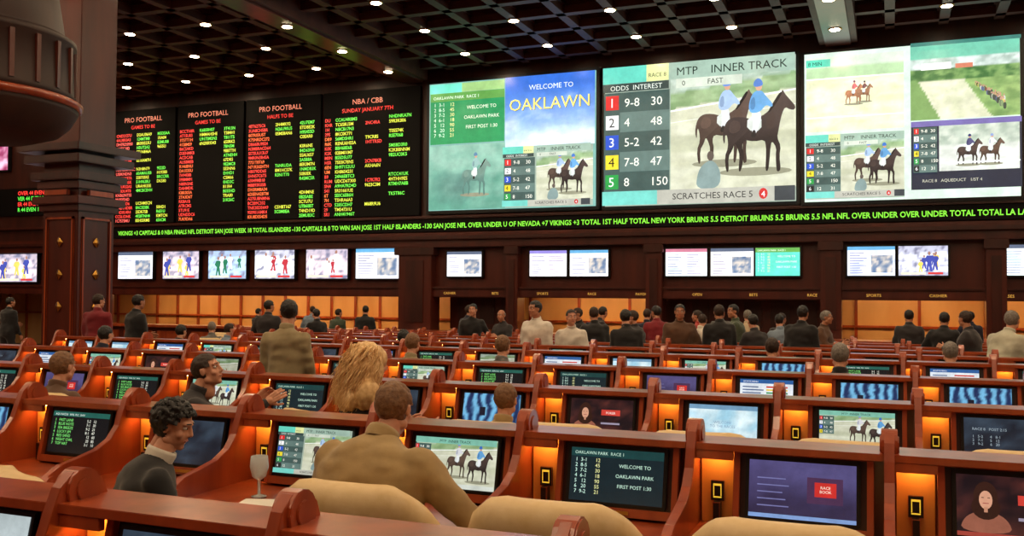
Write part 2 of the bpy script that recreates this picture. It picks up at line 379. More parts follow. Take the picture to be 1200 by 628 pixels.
def disp3():
    W=4.85; cv=Canvas(.004); cv.rect(0,0,W,VH,(205,225,210))
    def fa(u,v):
        n=nz2(u,v,3,9,4); c=mix((214,216,176),(232,236,206),.5+n); return mix(c,(176,206,160),1 if v>.72 else 0) if v<.86 else (206,222,200)
    cv.grid(.05,VH*.47,W*.47,VH*.5,fa,40,26)
    cv.rect(.05,VH*.56,W*.47,.03,(246,248,240)); cv.rect(.05,VH*.82,W*.47,.03,(246,248,240))
    horse(cv,W*.2,VH*.64,VH*.12,(150,96,66),(214,110,110)); horse(cv,W*.255,VH*.65,VH*.105,(130,90,66),(120,80,80))
    cv.rect(.05,VH*.9,W*.12,VH*.05,(90,200,170)); cv.text('8 MIN',W*.02,VH*.91,VH*.035,(20,60,50))
    racing(cv,.05,.05,W*.47,VH*.42,6)
    x0,z0,w,h=W*.51,VH*.49,W*.48,VH*.48
    def fb(u,v):
        n=nz2(u,v,8,10,6)
        if v>.80: return (110,186,160)
        if v>.68: return mix((214,226,220),(150,170,160),.4+n)
        if v>.50: return mix((60,104,56),(120,156,92),.5+n*1.6)
        c=mix((196,200,168),(222,222,196),.5+n)
        if u>.5+.25*(1-v*2): c=mix((150,180,110),(110,144,84),.5+n)
        return mix(c,(120,156,92),1 if u<.28-v*.4 else 0)
    cv.grid(x0,z0,w,h,fb,60,44)
    cv.rect(x0+w*.1,z0+h*.66,w*.28,h*.09,(236,240,236)); cv.rect(x0+w*.42,z0+h*.66,w*.16,h*.06,(200,120,96))
    rr=random.Random(9); Pn=[]
    for i in range(60):
        t=rr.random(); px=x0+w*(.60+.3*t*rr.uniform(.8,1.2)); pz=z0+h*(.42-.36*t)
        if px>x0+w*.97: continue
        Pn.append((pz,px))
    for pz,px in sorted(Pn,reverse=True):
        sc=.5+1.0*(1-(pz-z0)/h/.42)*.6
        c=rr.choice([(60,70,60),(200,190,90),(90,104,130),(120,80,70),(190,194,186),(70,74,70),(120,140,100)])
        cv.poly(chaikin([(px-w*.012*sc,pz),(px+w*.012*sc,pz),(px+w*.016*sc,pz+h*.07*sc),(px,pz+h*.09*sc),(px-w*.016*sc,pz+h*.07*sc)]),c); cv.disc(px,pz+h*.10*sc,w*.008*sc,h*.015*sc,(180,140,116),8,flat=True)
    cv.rect(x0,z0+h*.95,w,h*.05,(60,120,110))
    x0,z0,w,h=W*.51,VH*.04,W*.48,VH*.43
    cv.rect(x0,z0,w,h,(40,44,58)); cv.rect(x0,z0+h*.92,w,h*.08,(110,100,160))
    cv.grid(x0+w*.26,z0+h*.26,w*.72,h*.66,lambda u,v:mix((200,206,196),(232,236,230),.5+nz2(u,v,4,10,1)) if v<.6 else mix((160,176,160),(206,214,200),.5+nz2(u,v,8,8,1)),30,20)
    horse(cv,x0+w*.42,z0+h*.33,h*.34,(46,38,36),(70,70,110)); horse(cv,x0+w*.62,z0+h*.33,h*.33,(66,50,42),(220,220,220)) 
    cv.rect(x0+w*.26,z0+h*.36,w*.72,h*.02,(240,242,240))
    oddslist(cv,x0+w*.02,z0+h*.24,w*.22,h*.66,6); cv.text('RACE 8   AQUEDUCT   1/ST 4',x0+w*.1,z0+h*.09,h*.06,(200,200,180))
    return cv,W
cv,W=disp3()
display('video_wall_display',-2.02,-2.02+W,VZ0-.07,VZ1-.1,cv)
W=5; cv=Canvas(.004); racing(cv,0,0,W,VH,6); display('video_wall_display',3.3,8.3,VZ0-.07,VZ1-.1,cv)
# ---------------------------------------------------------------- odds boards
def oddsboard(x0,x1,title,sub,blocks,seed):
    r=random.Random(seed); w=x1-x0; cv=Canvas(.003)
    H=3.9; cv.l=1
    cv.text(title,w*.46,H-.42,.23,(225,130,100),'CENTER',flat=True); cv.text(sub,w*.46,H-.66,.17,(235,60,50),'CENTER',bold=.01,flat=True)
    n=21; rh=(H-.82)/n
    for i in range(n):
        z=H-.80-(i+.8)*rh
        for (bx,ex,rows,cs) in blocks:
            if i in rows:
                c=cs[(i//2)%len(cs)] if len(cs)>2 else cs[i%len(cs)]
                L=max(2,int((ex-bx)*w/(rh*.58))); 
                if r.random()<.35: L=max(2,L-1)
                t=''.join(r.choice('ABCDEHKMNRSTU0123456789') for _ in range(L))
                cv.text(t,bx*w,z,rh*.98,c,sx=.95,bold=.018,flat=True)
    g=Geo(); p=empty('odds_board',(x0,YW,4.1))
    g.box(0,w-.04,-.12,-.002,0,H,'board_black'); g.obj('panel',parent=p,bevel=.01)
    link('led_text',cv.mesh('led_text','screen_led'),(0,-.125,0),parent=p)
R_,G_,Y_=(255,70,60),(110,235,75),(220,225,70)
full=range(21)
b3=[0,1,2,3,8,9,10,11,17,18,19,20]
oddsboard(-24.9,-22.25,'PRO FOOTBALL','GAMES TO BE',[(.02,.32,full,[R_,(255,100,90),R_]),(.36,.64,[i for i in full if i not in(5,7,14,15)],[Y_,G_]),(.70,.90,b3,[G_,Y_])],1)
oddsboard(-22.2,-19.45,'PRO FOOTBALL','GAMES TO BE',[(.04,.28,full,[R_,(255,110,60),R_]),(.34,.62,[0,1,2,3],[G_,Y_]),(.70,.9,[i for i in range(17)],[G_,Y_])],2)
oddsboard(-19.4,-16.5,'PRO FOOTBALL','HALFS TO BE',[(.04,.34,full,[R_,(255,110,60),R_]),(.40,.66,[0,1,2,9,10,11,18,19],[Y_,G_]),(.72,.94,[i for i in full if i not in(4,13,14)],[G_,Y_])],3)
oddsboard(-16.45,-13.0,'NBA / CBB','SUNDAY JANUARY 7TH',[(.02,.10,full,[R_,R_,(255,120,60)]),(.13,.36,full,[G_,Y_]),(.44,.62,[1,4,5,9,10,13,14,18],[Y_,R_]),(.68,.90,[0,1,3,4,6,7,8,12,13,14,16],[G_,Y_])],4)
cv=Canvas(.003); r=random.Random(5); x=0
words=['NFL','WEEK 18','NEW YORK','ISLANDERS -130','BRUINS 5.5','TOTAL','OVER UNDER','SAN JOSE','VIKINGS +3','LA LAKERS','220.5','CAPITALS & 0','1ST HALF','U OF NEVADA +7','DETROIT','TO WIN','NBA FINALS']
T=''
while len(T)<360: T+=r.choice(words)+' '
cv.text(T,0,0,.20,(130,225,60),sx=.98,bold=.022)
p=empty('led_ticker',(-25,YW,3.6))
g=Geo(); g.box(0,33.8,-.12,-.002,-.0,.36,'board_black'); g.obj('ticker_casing',parent=p,bevel=.01)
me=cv.mesh('ticker_text','screen_led')
mx=max(v.co.x for v in me.vertices)
for v in me.vertices: v.co.x=v.co.x/mx*33.2+.3
link('ticker_text',me,(0,-.125,.1),parent=p)
def tv(xc,zc,w,h,fn,seed,tint=None):
    cv=Canvas(.002)
    if fn==0: sheet(cv,0,0,w,h,tint or (232,230,244),seed)
    elif fn==1: game(cv,0,0,w,h,seed)
    elif fn==2: welcome(cv,0,0,w,h,(90,200,180))
    display('wall_television',xc-w/2,xc+w/2,zc-h/2,zc+h/2,cv,'screen_tv',.05,.14)
for i,(px,f) in enumerate([(-23.9,0),(-21.95,1),(-20.05,1),(-18.2,1),(-16.25,1),(-14.45,0)]):
    tv(px,2.66,1.5,.90,f,[3,1,2,3,6,5][i])
for i,(px,f,t) in enumerate([(-11.55,0,None),(-8.95,0,(240,230,240)),(-7.75,0,(246,244,252)),(-5.05,0,(205,225,235)),(-3.85,0,(250,240,235)),(-2.7,2,None),(-.46,0,(190,200,250)),(.72,1,None),(3.0,0,(215,240,240)),(4.3,1,None),(5.5,0,None)]):
    tv(px,2.63,1.1,.72,f,i+3,t)
tv(-29.4,2.6,1.9,1.0,1,1)
tv(-32.2,2.6,1.9,1.0,1,4)
cv=Canvas(.003); cv.l=1
for k in range(4): cv.text('DUKE 12 MIA 7 UTAH LSU'[k:],0.1,.75-.2*k,.2,(255,60,50),bold=.02,flat=True); cv.text('OVER 44 EVEN 110 ALB'[k:],4.1,.75-.2*k,.2,(90,230,70) if k%2 else (255,60,50),bold=.02,flat=True)
p=empty('led_strip',(-33.6,YW,4.5)); g=Geo(); g.box(0,7.9,-.1,-.002,0,1,'board_black'); g.obj('casing',parent=p); link('led_text',cv.mesh('led_text','screen_led'),(0,-.105,0),parent=p)
cv=Canvas(.003); cv.grid(0,0,1.2,1.1,lambda u,v:mix((150,50,90),(240,190,215),.4+nz2(u,v,3,3,2)*1.5),14,12)
display('wall_television',-31.2,-30.0,6.2,7.3,cv,'screen_wall',.05,.14)
# ---------------------------------------------------------------- column and hanging rotunda
g=Geo()
h=.42
g.box(-h,h,-h,h,0,CE-.02,'wood_wall'); g.box(-h-.1,h+.1,-h-.1,h+.1,0,.45,'wood_red')
for dz,e in ((3.3,.06),(3.42,.14),(3.7,.08),(3.85,.16),(4.15,.24),(4.35,.32)):
    g.box(-h-e,h+e,-h-e,h+e,dz,dz+.14,'wood_wall' if e<.15 else 'wood_dark')
for ax in range(4):
    M=Matrix.Rotation(ax*math.pi/2,4,'Z')
    g.box(-.34,-.28,-h-.03,-h+.01,.6,3.2,'wood_red',M); g.box(.28,.34,-h-.03,-h+.01,.6,3.2,'wood_red',M)
    g.box(-.34,.34,-h-.03,-h+.01,3.14,3.2,'wood_red',M); g.box(-.34,.34,-h-.03,-h+.01,.6,.66,'wood_red',M)
    for k in range(4):
        z=1.0+k*.58
        g.add([(0,-h-.03,z-.11),(.08,-h-.01,z),(0,-h-.03,z+.11),(-.08,-h-.01,z),(0,-h-.06,z)],[(0,1,4),(1,2,4),(2,3,4),(3,0,4)],'brass',False,M)
    g.box(-.28,.28,-h-.12,-h-.04,3.57,3.68,'wood_red',M)
g.obj('wood_column',(-13.85,13.0,fz(13.0)),bevel=.012)
g=Geo()
g.lathe([(.2,3.70),(.9,3.72),(1.15,3.80),(1.28,3.92),(1.36,4.06),(1.38,4.12)],'wood_umber',64)
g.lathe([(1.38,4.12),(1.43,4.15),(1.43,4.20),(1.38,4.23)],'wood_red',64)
g.lathe([(1.38,4.23),(1.32,4.32),(1.30,4.9),(1.34,4.95),(1.34,5.02)],'wood_umber',64)
g.lathe([(1.34,5.02),(1.2,5.1),(1.12,5.6),(1.05,6.2),(1.02,7.6),(1.1,8.02)],'wood_umber',64)
for i in range(24):
    M=Matrix.Rotation(i*math.pi/12,4,'Z'); g.box(1.28,1.34,-.03,.03,4.32,4.92,'wood_wall',M)
g.obj('rotunda_canopy',(-11.16,8.55,.04))
# ---------------------------------------------------------------- carrels
PITCH=.81
PROF=[(.20,0),(.20,1.10),(.18,1.15),(.13,1.19),(.06,1.19),(.01,1.15),(-.02,1.08),(-.05,1.0),(-.11,.93),(-.2,.885),(-.32,.86),(-.44,.84),(-.52,.80),(-.56,.74),(-.55,.67),(-.50,.62),(-.47,.5),(-.46,0)]
def partition(g,x0):
    g.prism_x(PROF,x0,x0+.04,'wood_red')
    for cy,cz,r in ((.095,1.133,.066),(-.505,.75,.045)):
        g.prism_x([(cy+r*math.cos(t*.3927),cz+r*math.sin(t*.3927)) for t in range(16)],x0-.012,x0+.052,'wood_red')
        g.prism_x([(cy+r*.55*math.cos(t*.3927),cz+r*.55*math.sin(t*.3927)) for t in range(16)],x0-.018,x0+.058,'wood_red')
def carrel_mesh():
    g=Geo(); a,b=-.49,.32
    g.box(a,b,.13,.17,0,1.07,'wood_red')
    g.box(a,b,.0,.23,1.075,1.105,'wood_red')
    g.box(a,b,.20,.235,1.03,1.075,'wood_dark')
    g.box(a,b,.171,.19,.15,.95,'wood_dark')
    g.box(a,b,-.52,.13,.70,.74,'wood_red'); g.box(a,b,-.53,-.50,.66,.735,'wood_dark')
    T=Matrix.Translation((0,.05,.915))@Matrix.Rotation(math.radians(-12),4,'X')
    g.box(-.285,.285,-.015,.02,-.175,.17,'wood_dark',T)
    g.box(-.285,-.258,-.045,-.015,-.175,.17,'wood_red',T); g.box(.258,.285,-.045,-.015,-.175,.17,'wood_red',T)
    g.box(-.258,.258,-.045,-.015,.145,.17,'wood_red',T); g.box(-.258,.258,-.045,-.015,-.175,-.135,'wood_red',T)
    g.box(-.07,.07,-.05,-.045,-.166,-.146,'brass',T)
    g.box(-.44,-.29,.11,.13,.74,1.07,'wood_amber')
    g.box(-.42,-.31,.05,.09,1.062,1.073,'lamp_warm'); g.box(-.445,-.285,.005,.03,1.035,1.075,'wood_red')
    g.box(-.395,-.335,.085,.10,.84,.93,'black_plastic'); g.box(-.385,-.345,.082,.086,.905,.918,'badge_yellow'); g.box(-.385,-.345,.082,.086,.852,.862,'badge_yellow')
    g.box(-.385,-.377,.082,.086,.86,.91,'badge_yellow'); g.box(-.353,-.345,.082,.086,.86,.91,'badge_yellow')
    g.box(-.38,-.35,.05,.10,.74,.84,'black_plastic')
    partition(g,-.485)
    return g.mesh('betting_carrel',.005)
CM=carrel_mesh()
g=Geo(); partition(g,0); EP=g.mesh('carrel_end_panel',.005)
def mon_mesh(kind,i):
    W,H=.435,.238; cv=Canvas(.0004); x,z=-W/2,-H/2
    if kind=='race': racing(cv,x,z,W,H,6)
    elif kind=='race2':
        track(cv,x,z,W,H,9,30,18)
        horse(cv,x+W*.40,z+H*.22,H*.52,(60,48,42),(200,200,205)); horse(cv,x+W*.66,z+H*.14,H*.56,(36,30,30),(90,150,200)); 
        cv.rect(x,z+H*.88,W,H*.12,(120,180,160)); cv.text('MTP  INNER TRACK',x+W*.3,z+H*.905,H*.08,(24,40,34)); cv.rect(x,z,W,H*.09,(200,206,196)); oddslist(cv,x,z+H*.4,W*.2,H*.46,4)
    elif kind=='feed':
        track(cv,x,z,W,H,2,26,16,.8)
        for k in range(5): horse(cv,x+W*(.25+.1*k),z+H*(.35+.02*(k%3)),H*.17,(60+10*k,44,36),SC[k])
        cv.rect(x,z,W,H*.14,(30,40,50)); cv.text('1  4  6  2   QTR 23.2',x+W*.05,z+H*.04,H*.08,(220,220,120))
    elif kind=='list':
        cv.rect(x,z,W,H,(10,16,20)); cv.rect(x,z+H*.88,W,H*.12,(30,90,80))
        cv.text('AQU RACE 8   WIN  PLC  SHW',x+W*.04,z+H*.905,H*.07,(230,240,230))
        cv.text('\n'.join('%d   %s'%(k+1,q) for k,q in enumerate(['FAST LANE','BLUE NOTE','SEA BREEZE','LUCKY JIM','RED SAND','NIGHT OWL','TOP HAT'])),x+W*.05,z+H*.76,H*.095,(130,235,120))
        cv.text('5-2   12\n7-1   30\n9-2   21\n8-1   47\n  12   60\n  20   85\n 3-1   10',x+W*.62,z+H*.76,H*.095,(235,235,220))
    elif kind=='menu':
        cv.grid(x,z,W,H,lambda u,v:mix((206,214,222),(236,238,240),.5+nz2(u,v,2,2,7)),8,6); cv.rect(x,z+H*.86,W,H*.14,(40,90,150)); cv.text('SPORTS MENU',x+W*.06,z+H*.895,H*.08,(240,240,245))
        for k in range(7): cv.rect(x+W*.05,z+H*(.08+.105*k),W*(.3+.05*(k%3)),H*.04,(70,90,130)); cv.rect(x+W*.5,z+H*(.08+.105*k),W*.4,H*.06,[(190,60,50),(60,140,90),(220,190,70)][k%3],True)
    elif kind=='welcome': welcome(cv,x,z,W,H,(14,34,40),(190,225,205))
    elif kind=='desk':
        cv.grid(x,z,W,H,lambda u,v:mix((44,38,66),(80,74,120),v+nz2(u,v,2,2,1)*.5),10,8); cv.rect(x+W*.55,z+H*.3,W*.33,H*.45,(70,44,74))
        cv.rect(x+W*.62,z+H*.42,W*.2,H*.25,(190,44,40)); cv.text('RACE\nBOOK',x+W*.72,z+H*.56,H*.07,(240,220,200),'CENTER')
        for k in range(5): cv.rect(x+W*.08,z+H*(.2+.12*k),W*(.3-.03*(k%3)),H*.02,(110,110,160))
        cv.rect(x,z,W,H*.07,(120,150,200))
    elif kind=='bright': 
        cv.grid(x,z,W,H,lambda u,v:mix((150,196,216),(214,232,236),.5+nz2(u,v,3,3,5)*1.5),12,8); cv.rect(x,z+H*.88,W,H*.12,(110,150,180)); cv.text('WELCOME\nTO THE RACES',x+W*.5,z+H*.5,H*.1,(120,150,180),'CENTER')
    elif kind=='blue':
        cv.grid(x,z,W,H,lambda u,v:mix((24,44,84),(110,176,214),.5+1.6*math.sin(u*38+3*nz2(u,v,3,3,2))*(.3+.3*v)),44,14)
        cv.rect(x+W*.3,z+H*.35,W*.1,H*.25,(20,24,40))
    elif kind=='red':
        cv.grid(x,z,W,H,lambda u,v:mix((22,14,20),(84,40,36),.3+nz2(u,v,4,4,2)),14,10)
        cv.poly(chaikin([(x+W*.02,z+H*.07),(x+W*.46,z+H*.07),(x+W*.42,z+H*.3),(x+W*.3,z+H*.42),(x+W*.18,z+H*.42),(x+W*.06,z+H*.3)],2),(140,84,66))
        cv.disc(x+W*.24,z+H*.66,W*.10,H*.24,(50,26,20),18); cv.disc(x+W*.24,z+H*.48,W*.12,H*.2,(46,24,18),18); cv.disc(x+W*.24,z+H*.60,W*.055,H*.15,(206,150,122),18)
        cv.rect(x+W*.225,z+H*.40,W*.03,H*.08,(190,134,106)); cv.rect(x+W*.215,z+H*.54,W*.05,H*.012,(150,60,60)); cv.rect(x+W*.205,z+H*.63,W*.02,H*.012,(40,24,20)); cv.rect(x+W*.255,z+H*.63,W*.02,H*.012,(40,24,20),True)
        cv.rect(x+W*.5,z+H*.55,W*.3,H*.16,(196,60,50)); cv.text('POKER',x+W*.65,z+H*.59,H*.09,(245,230,220),'CENTER'); cv.rect(x+W*.5,z+H*.3,W*.3,H*.05,(150,140,160))
        cv.rect(x,z,W,H*.07,(150,60,50))
    elif kind=='dark':
        cv.grid(x,z,W,H,lambda u,v:mix((22,28,38),(50,64,78),v*.8+nz2(u,v,3,3,9)),10,8); cv.text('RACE 8   POST 2:15\n\n1   5-2      4   8-1\n2   7-1      5   12\n3   9-2      6   20',x+W*.1,z+H*.7,H*.09,(150,165,175))
    elif kind=='blank': cv.grid(x,z,W,H,lambda u,v:mix((140,150,150),(176,188,190),u+nz2(u,v,2,2,1)),8,6)
    scr=cv.mesh('screen_'+kind,'screen_desk')
    for v in scr.vertices: v.co.y-=.0125
    g=Geo(); g.box(-.234,.234,-.011,.0105,-.132,.134,'black_plastic'); bz=g.mesh('mon',.004)
    bm=bmesh.new(); bm.from_mesh(bz); n=len(bm.faces); 
    bm.from_mesh(scr); bm.faces.ensure_lookup_table()
    for f in bm.faces[n:]: f.material_index=1
    me=bpy.data.meshes.new('desk_monitor_'+kind); me.materials.append(MATS['black_plastic']); me.materials.append(MATS['screen_desk'])
    bm.to_mesh(me); bm.free()
    me.transform(Matrix.Rotation(math.radians(-12),4,'X'))
    return me
KINDS=['race','race2','feed','list','menu','welcome','desk','bright','blue','red','dark','blank']
MM={k:mon_mesh(k,i) for i,k in enumerate(KINDS)}
nrm=Vector((0,-math.cos(math.radians(12)),math.sin(math.radians(12))))
def chair_mesh():
    g=Geo(); n=30; rings=[]
    for i in range(n+1):
        t=i/n; a=math.radians(186+168*t)
        cx,cy=math.cos(a),math.sin(a)
        back=max(0,-cy); top=.72+.27*min(1,back*1.25)**.8
        e=(abs(cx)**3+abs(cy)**3)**(-1/3)
        rx,ry=.30,.27
        px,py=cx*rx*e,cy*ry*e
        nx,ny=cx,cy
        prof=[(-.035,.34),(.02,.33),(.03,.45),(.03,top-.19),(.052,top-.175),(.07,top-.13),(.075,top-.07),(.06,top-.02),(.02,top+.008),(-.03,top+.006),(-.065,top-.03),(-.07,top-.09),(-.05,top-.15),(-.05,.5)]
        rings.append([(px+nx*o,py+ny*o,z) for o,z in prof])
    g.loft(rings,'leather_cream')
    sr=[]
    for z,k in ((.34,.86),(.36,.97),(.42,1.0),(.455,.95),(.465,.8)):
        sr.append([(math.copysign(abs(math.cos(t*.2618))**.6,math.cos(t*.2618))*.245*k,.02+math.copysign(abs(math.sin(t*.2618))**.6,math.sin(t*.2618))*.235*k,z) for t in range(24)])
    g.loft(sr,'leather_cream')
    g.lathe([(.22,.30),(.22,.335)],'wood_dark',20); g.lathe([(.03,.06),(.03,.30)],'black_plastic',12)
    for k in range(5):
        M=Matrix.Rotation(k*2*math.pi/5,4,'Z'); g.prism_x([(-.02,.05),(.02,.05),(.015,.09),(-.015,.09)],.0,.27,'black_plastic',M); g.box(.24,.28,-.02,.02,0,.05,'black_plastic',M)
    return g.mesh('barrel_chair')
CH=chair_mesh()
ROWS=[(2.15,-.39+.1),(4.15,-.355),(6.12,-.2)]+[(2.15+2*k,-.1+random.uniform(-.2,.2)) for k in range(3,10)]
SPEC={(1,0):'desk',(1,1):'red',(1,-1):'welcome',(1,-2):'race2',(1,-3):'race',(1,-4):'dark',(1,-5):'list',
      (2,0):'race2',(2,1):'dark',(2,-1):'bright',(2,-2):'red',(2,-3):'blue',(2,-4):'dark',(2,-5):'welcome',(2,2):'desk',
      (0,-3):'blank',(0,-4):'blank'}
nochair={(1,-3),(1,-4),(2,-5),(2,-6),(1,-2),(2,-4),(2,-3)}
for ri,(Y,o) in enumerate(ROWS):
    k=ri-1; z=fz(Y)
    lo=-1.24*Y-1.2 if ri<5 else -.80*Y
    if ri==4: lo=-11.2
    hi=.2*Y+1.6
    n0=math.ceil((lo-o)/PITCH); n1=math.floor((hi-o)/PITCH)
    if ri==0: n1=-1
    for n in range(n0,n1+1):
        X=o+n*PITCH
        link('betting_carrel',CM,(X,Y,z))
        kd=SPEC.get((ri,n)) or random.choice(['race','list','menu','blue','welcome','desk','bright','feed','dark','list','race2','feed','red','menu'])
        c=Vector((X,Y+.05,z+.918))+nrm*.0285
        link('desk_monitor',MM[kd],c)
        if ri>0 and (ri,n) not in nochair:
            link('barrel_chair',CH,(X+random.uniform(-.02,.02),Y-.64,z),(0,0,random.uniform(-.10,.10)))
    link('carrel_end_panel',EP,(o+n1*PITCH+.335,Y,z))
# ---------------------------------------------------------------- people
def ev_remesh(verts,faces,vox,smooth=3,fac=.5):
    me=bpy.data.meshes.new('tmp'); me.from_pydata(verts,[],faces)
    bm=bmesh.new(); bm.from_mesh(me); bmesh.ops.recalc_face_normals(bm,faces=bm.faces); bm.to_mesh(me); bm.free()
    o=bpy.data.objects.new('tmp',me); COL.objects.link(o)
    m=o.modifiers.new('r','REMESH'); m.mode='VOXEL'; m.voxel_size=vox
    if smooth: s=o.modifiers.new('s','SMOOTH'); s.factor=fac; s.iterations=smooth
    bpy.context.view_layer.update()
    r=bpy.data.meshes.new_from_object(o.evaluated_get(bpy.context.evaluated_depsgraph_get()))
    d=([v.co.copy() for v in r.vertices],[list(p.vertices) for p in r.polygons])
    bpy.data.objects.remove(o); bpy.data.meshes.remove(me); bpy.data.meshes.remove(r); return d
def frame(d):
    d=d.normalized(); u=Vector((1,0,0)) if abs(d.x)<.8 else Vector((0,1,0)); a=d.cross(u).normalized(); return a,d.cross(a).normalized()
def rcone(g,p0,p1,r0,r1,n=12):
    p0,p1=Vector(p0),Vector(p1); d=(p1-p0); L=d.length
    if L<1e-6: return
    d/=L; a,b=frame(d); prof=[]
    for q in (8,30,60,90): prof.append((-r0*math.cos(math.radians(q)),r0*math.sin(math.radians(q))))
    for q in (0,30,60,82): prof.append((L+r1*math.sin(math.radians(q)),r1*math.cos(math.radians(q))))
    g.loft([[p0+d*t+(a*math.cos(i*2*math.pi/n)+b*math.sin(i*2*math.pi/n))*r for i in range(n)] for t,r in prof],'paper')
def ell(g,c,r,n=14,M=None):
    rings=[]
    for j in range(1,n):
        f=math.pi*j/n
        rings.append([(c[0]+r[0]*math.sin(f)*math.cos(i*2*math.pi/16),c[1]+r[1]*math.sin(f)*math.sin(i*2*math.pi/16),c[2]-r[2]*math.cos(f)) for i in range(16)])
    g.loft(rings,'paper',M=M)
HC={}
def head_data(vox):
    if vox in HC: return HC[vox]
    g=Geo()
    ell(g,(0,-.012,.025),(.074,.094,.092)); ell(g,(0,.02,-.04),(.058,.070,.075)); ell(g,(0,.062,-.092),(.024,.022,.020))
    rcone(g,(-.046,.005,-.065),(0,.056,-.088),.026,.024); rcone(g,(.046,.005,-.065),(0,.056,-.088),.026,.024)
    rcone(g,(0,.083,.020),(0,.100,-.020),.008,.0115); rcone(g,(-.010,.088,-.026),(.010,.088,-.026),.009,.009)
    rcone(g,(-.045,.070,.033),(-.012,.083,.030),.010,.009); rcone(g,(.045,.070,.033),(.012,.083,.030),.010,.009)
    ell(g,(-.040,.056,-.026),(.022,.022,.022)); ell(g,(.040,.056,-.026),(.022,.022,.022))
    for s in(-1,1):
        ell(g,(s*.076,-.008,-.005),(.009,.018,.030)); ell(g,(s*.078,-.016,.006),(.009,.010,.016))
    rcone(g,(-.018,.079,-.055),(.018,.079,-.055),.009,.009)
    rcone(g,(0,-.02,-.05),(0,-.035,-.15),.050,.054)
    HC[vox]=ev_remesh(g.v,g.f,vox,2,.5); return HC[vox]
def hairshell(style):
    if style in HC: return HC[style]
    g=Geo()
    if style=='long':
        ell(g,(0,-.03,.035),(.110,.125,.10)); 
        for s in(-1,1): ell(g,(s*.10,-.03,-.05),(.065,.09,.12)); ell(g,(s*.15,-.04,-.18),(.09,.08,.10))
        ell(g,(0,-.09,-.08),(.14,.07,.16)); ell(g,(0,-.11,-.22),(.17,.07,.10))
        vs,fs=ev_remesh(g.v,g.f,.009,1)
        out=[]
        for v in vs:
            d=(v-Vector((0,-.03,-.05))).normalized(); q=.5*noise.noise(v*12)+.6*noise.noise(Vector((v.x*46,v.y*46,v.z*9)))
            out.append(v+d*.018*q)
        HC[style]=(out,fs); return HC[style]
    big=1.12 if style=='thick' else 1.0
    ell(g,(0,-.014,.028),(.083*big,.103*big,.098*big),26)
    vs,fs=ev_remesh(g.v,g.f,.009,0)
    def keep(c):
        if style=='bald': 
            return c.z<.05 and c.z>-.06 and c.y<.01
        x,y,z=c
        if y>.045: return z>.078-.2*abs(x)
        if y>.0: return z>.02
        return z>(-.080 if style=='thick' else -.066)+.3*max(0,y+.05)
    ff=[]
    for f in fs:
        c=sum((vs[i] for i in f),Vector())/len(f)
        if keep(c): ff.append(f)
    used=sorted({i for f in ff for i in f}); mp={u:i for i,u in enumerate(used)}
    out=[]
    for u in used:
        v=vs[u]; d=(v-Vector((0,-.014,.02))).normalized(); out.append(v+d*(.014 if style=='thick' else .006)*noise.noise(v*45))
    HC[style]=(out,[[mp[i] for i in f] for f in ff]); return HC[style]
def hand_data(side,curl):
    k=('hand',side,curl)
    if k in HC: return HC[k]
    g=Geo()
    s=side
    rcone(g,(0,-.02,0),(0,.02,0),.024,.024)
    for x in(-.028,-.01,.01,.028): rcone(g,(x*.6,.01,0),(x,.085,0),.016,.0125)
    for i,(x,L) in enumerate([(.031,.066),(.011,.076),(-.011,.070),(-.030,.055)]):
        x*=s; p=Vector((x,.085,0)); a=curl*.6
        for j,(q,r0,r1) in enumerate(((.45,.0095,.0088),(.32,.0088,.008),(.23,.008,.007))):
            n=p+Vector((x*.08,math.cos(a),-math.sin(a)))*L*q*1.05; rcone(g,p,n,r0,r1,8); p=n; a+=curl
    p=Vector((s*.025,.02,-.004)); q=p+Vector((s*.032,.032,-.012)); rcone(g,p,q,.014,.011,8); rcone(g,q,q+Vector((s*.012,.032,-.012)),.011,.008,8)
    HC[k]=ev_remesh(g.v,g.f,.0042,1); return HC[k]
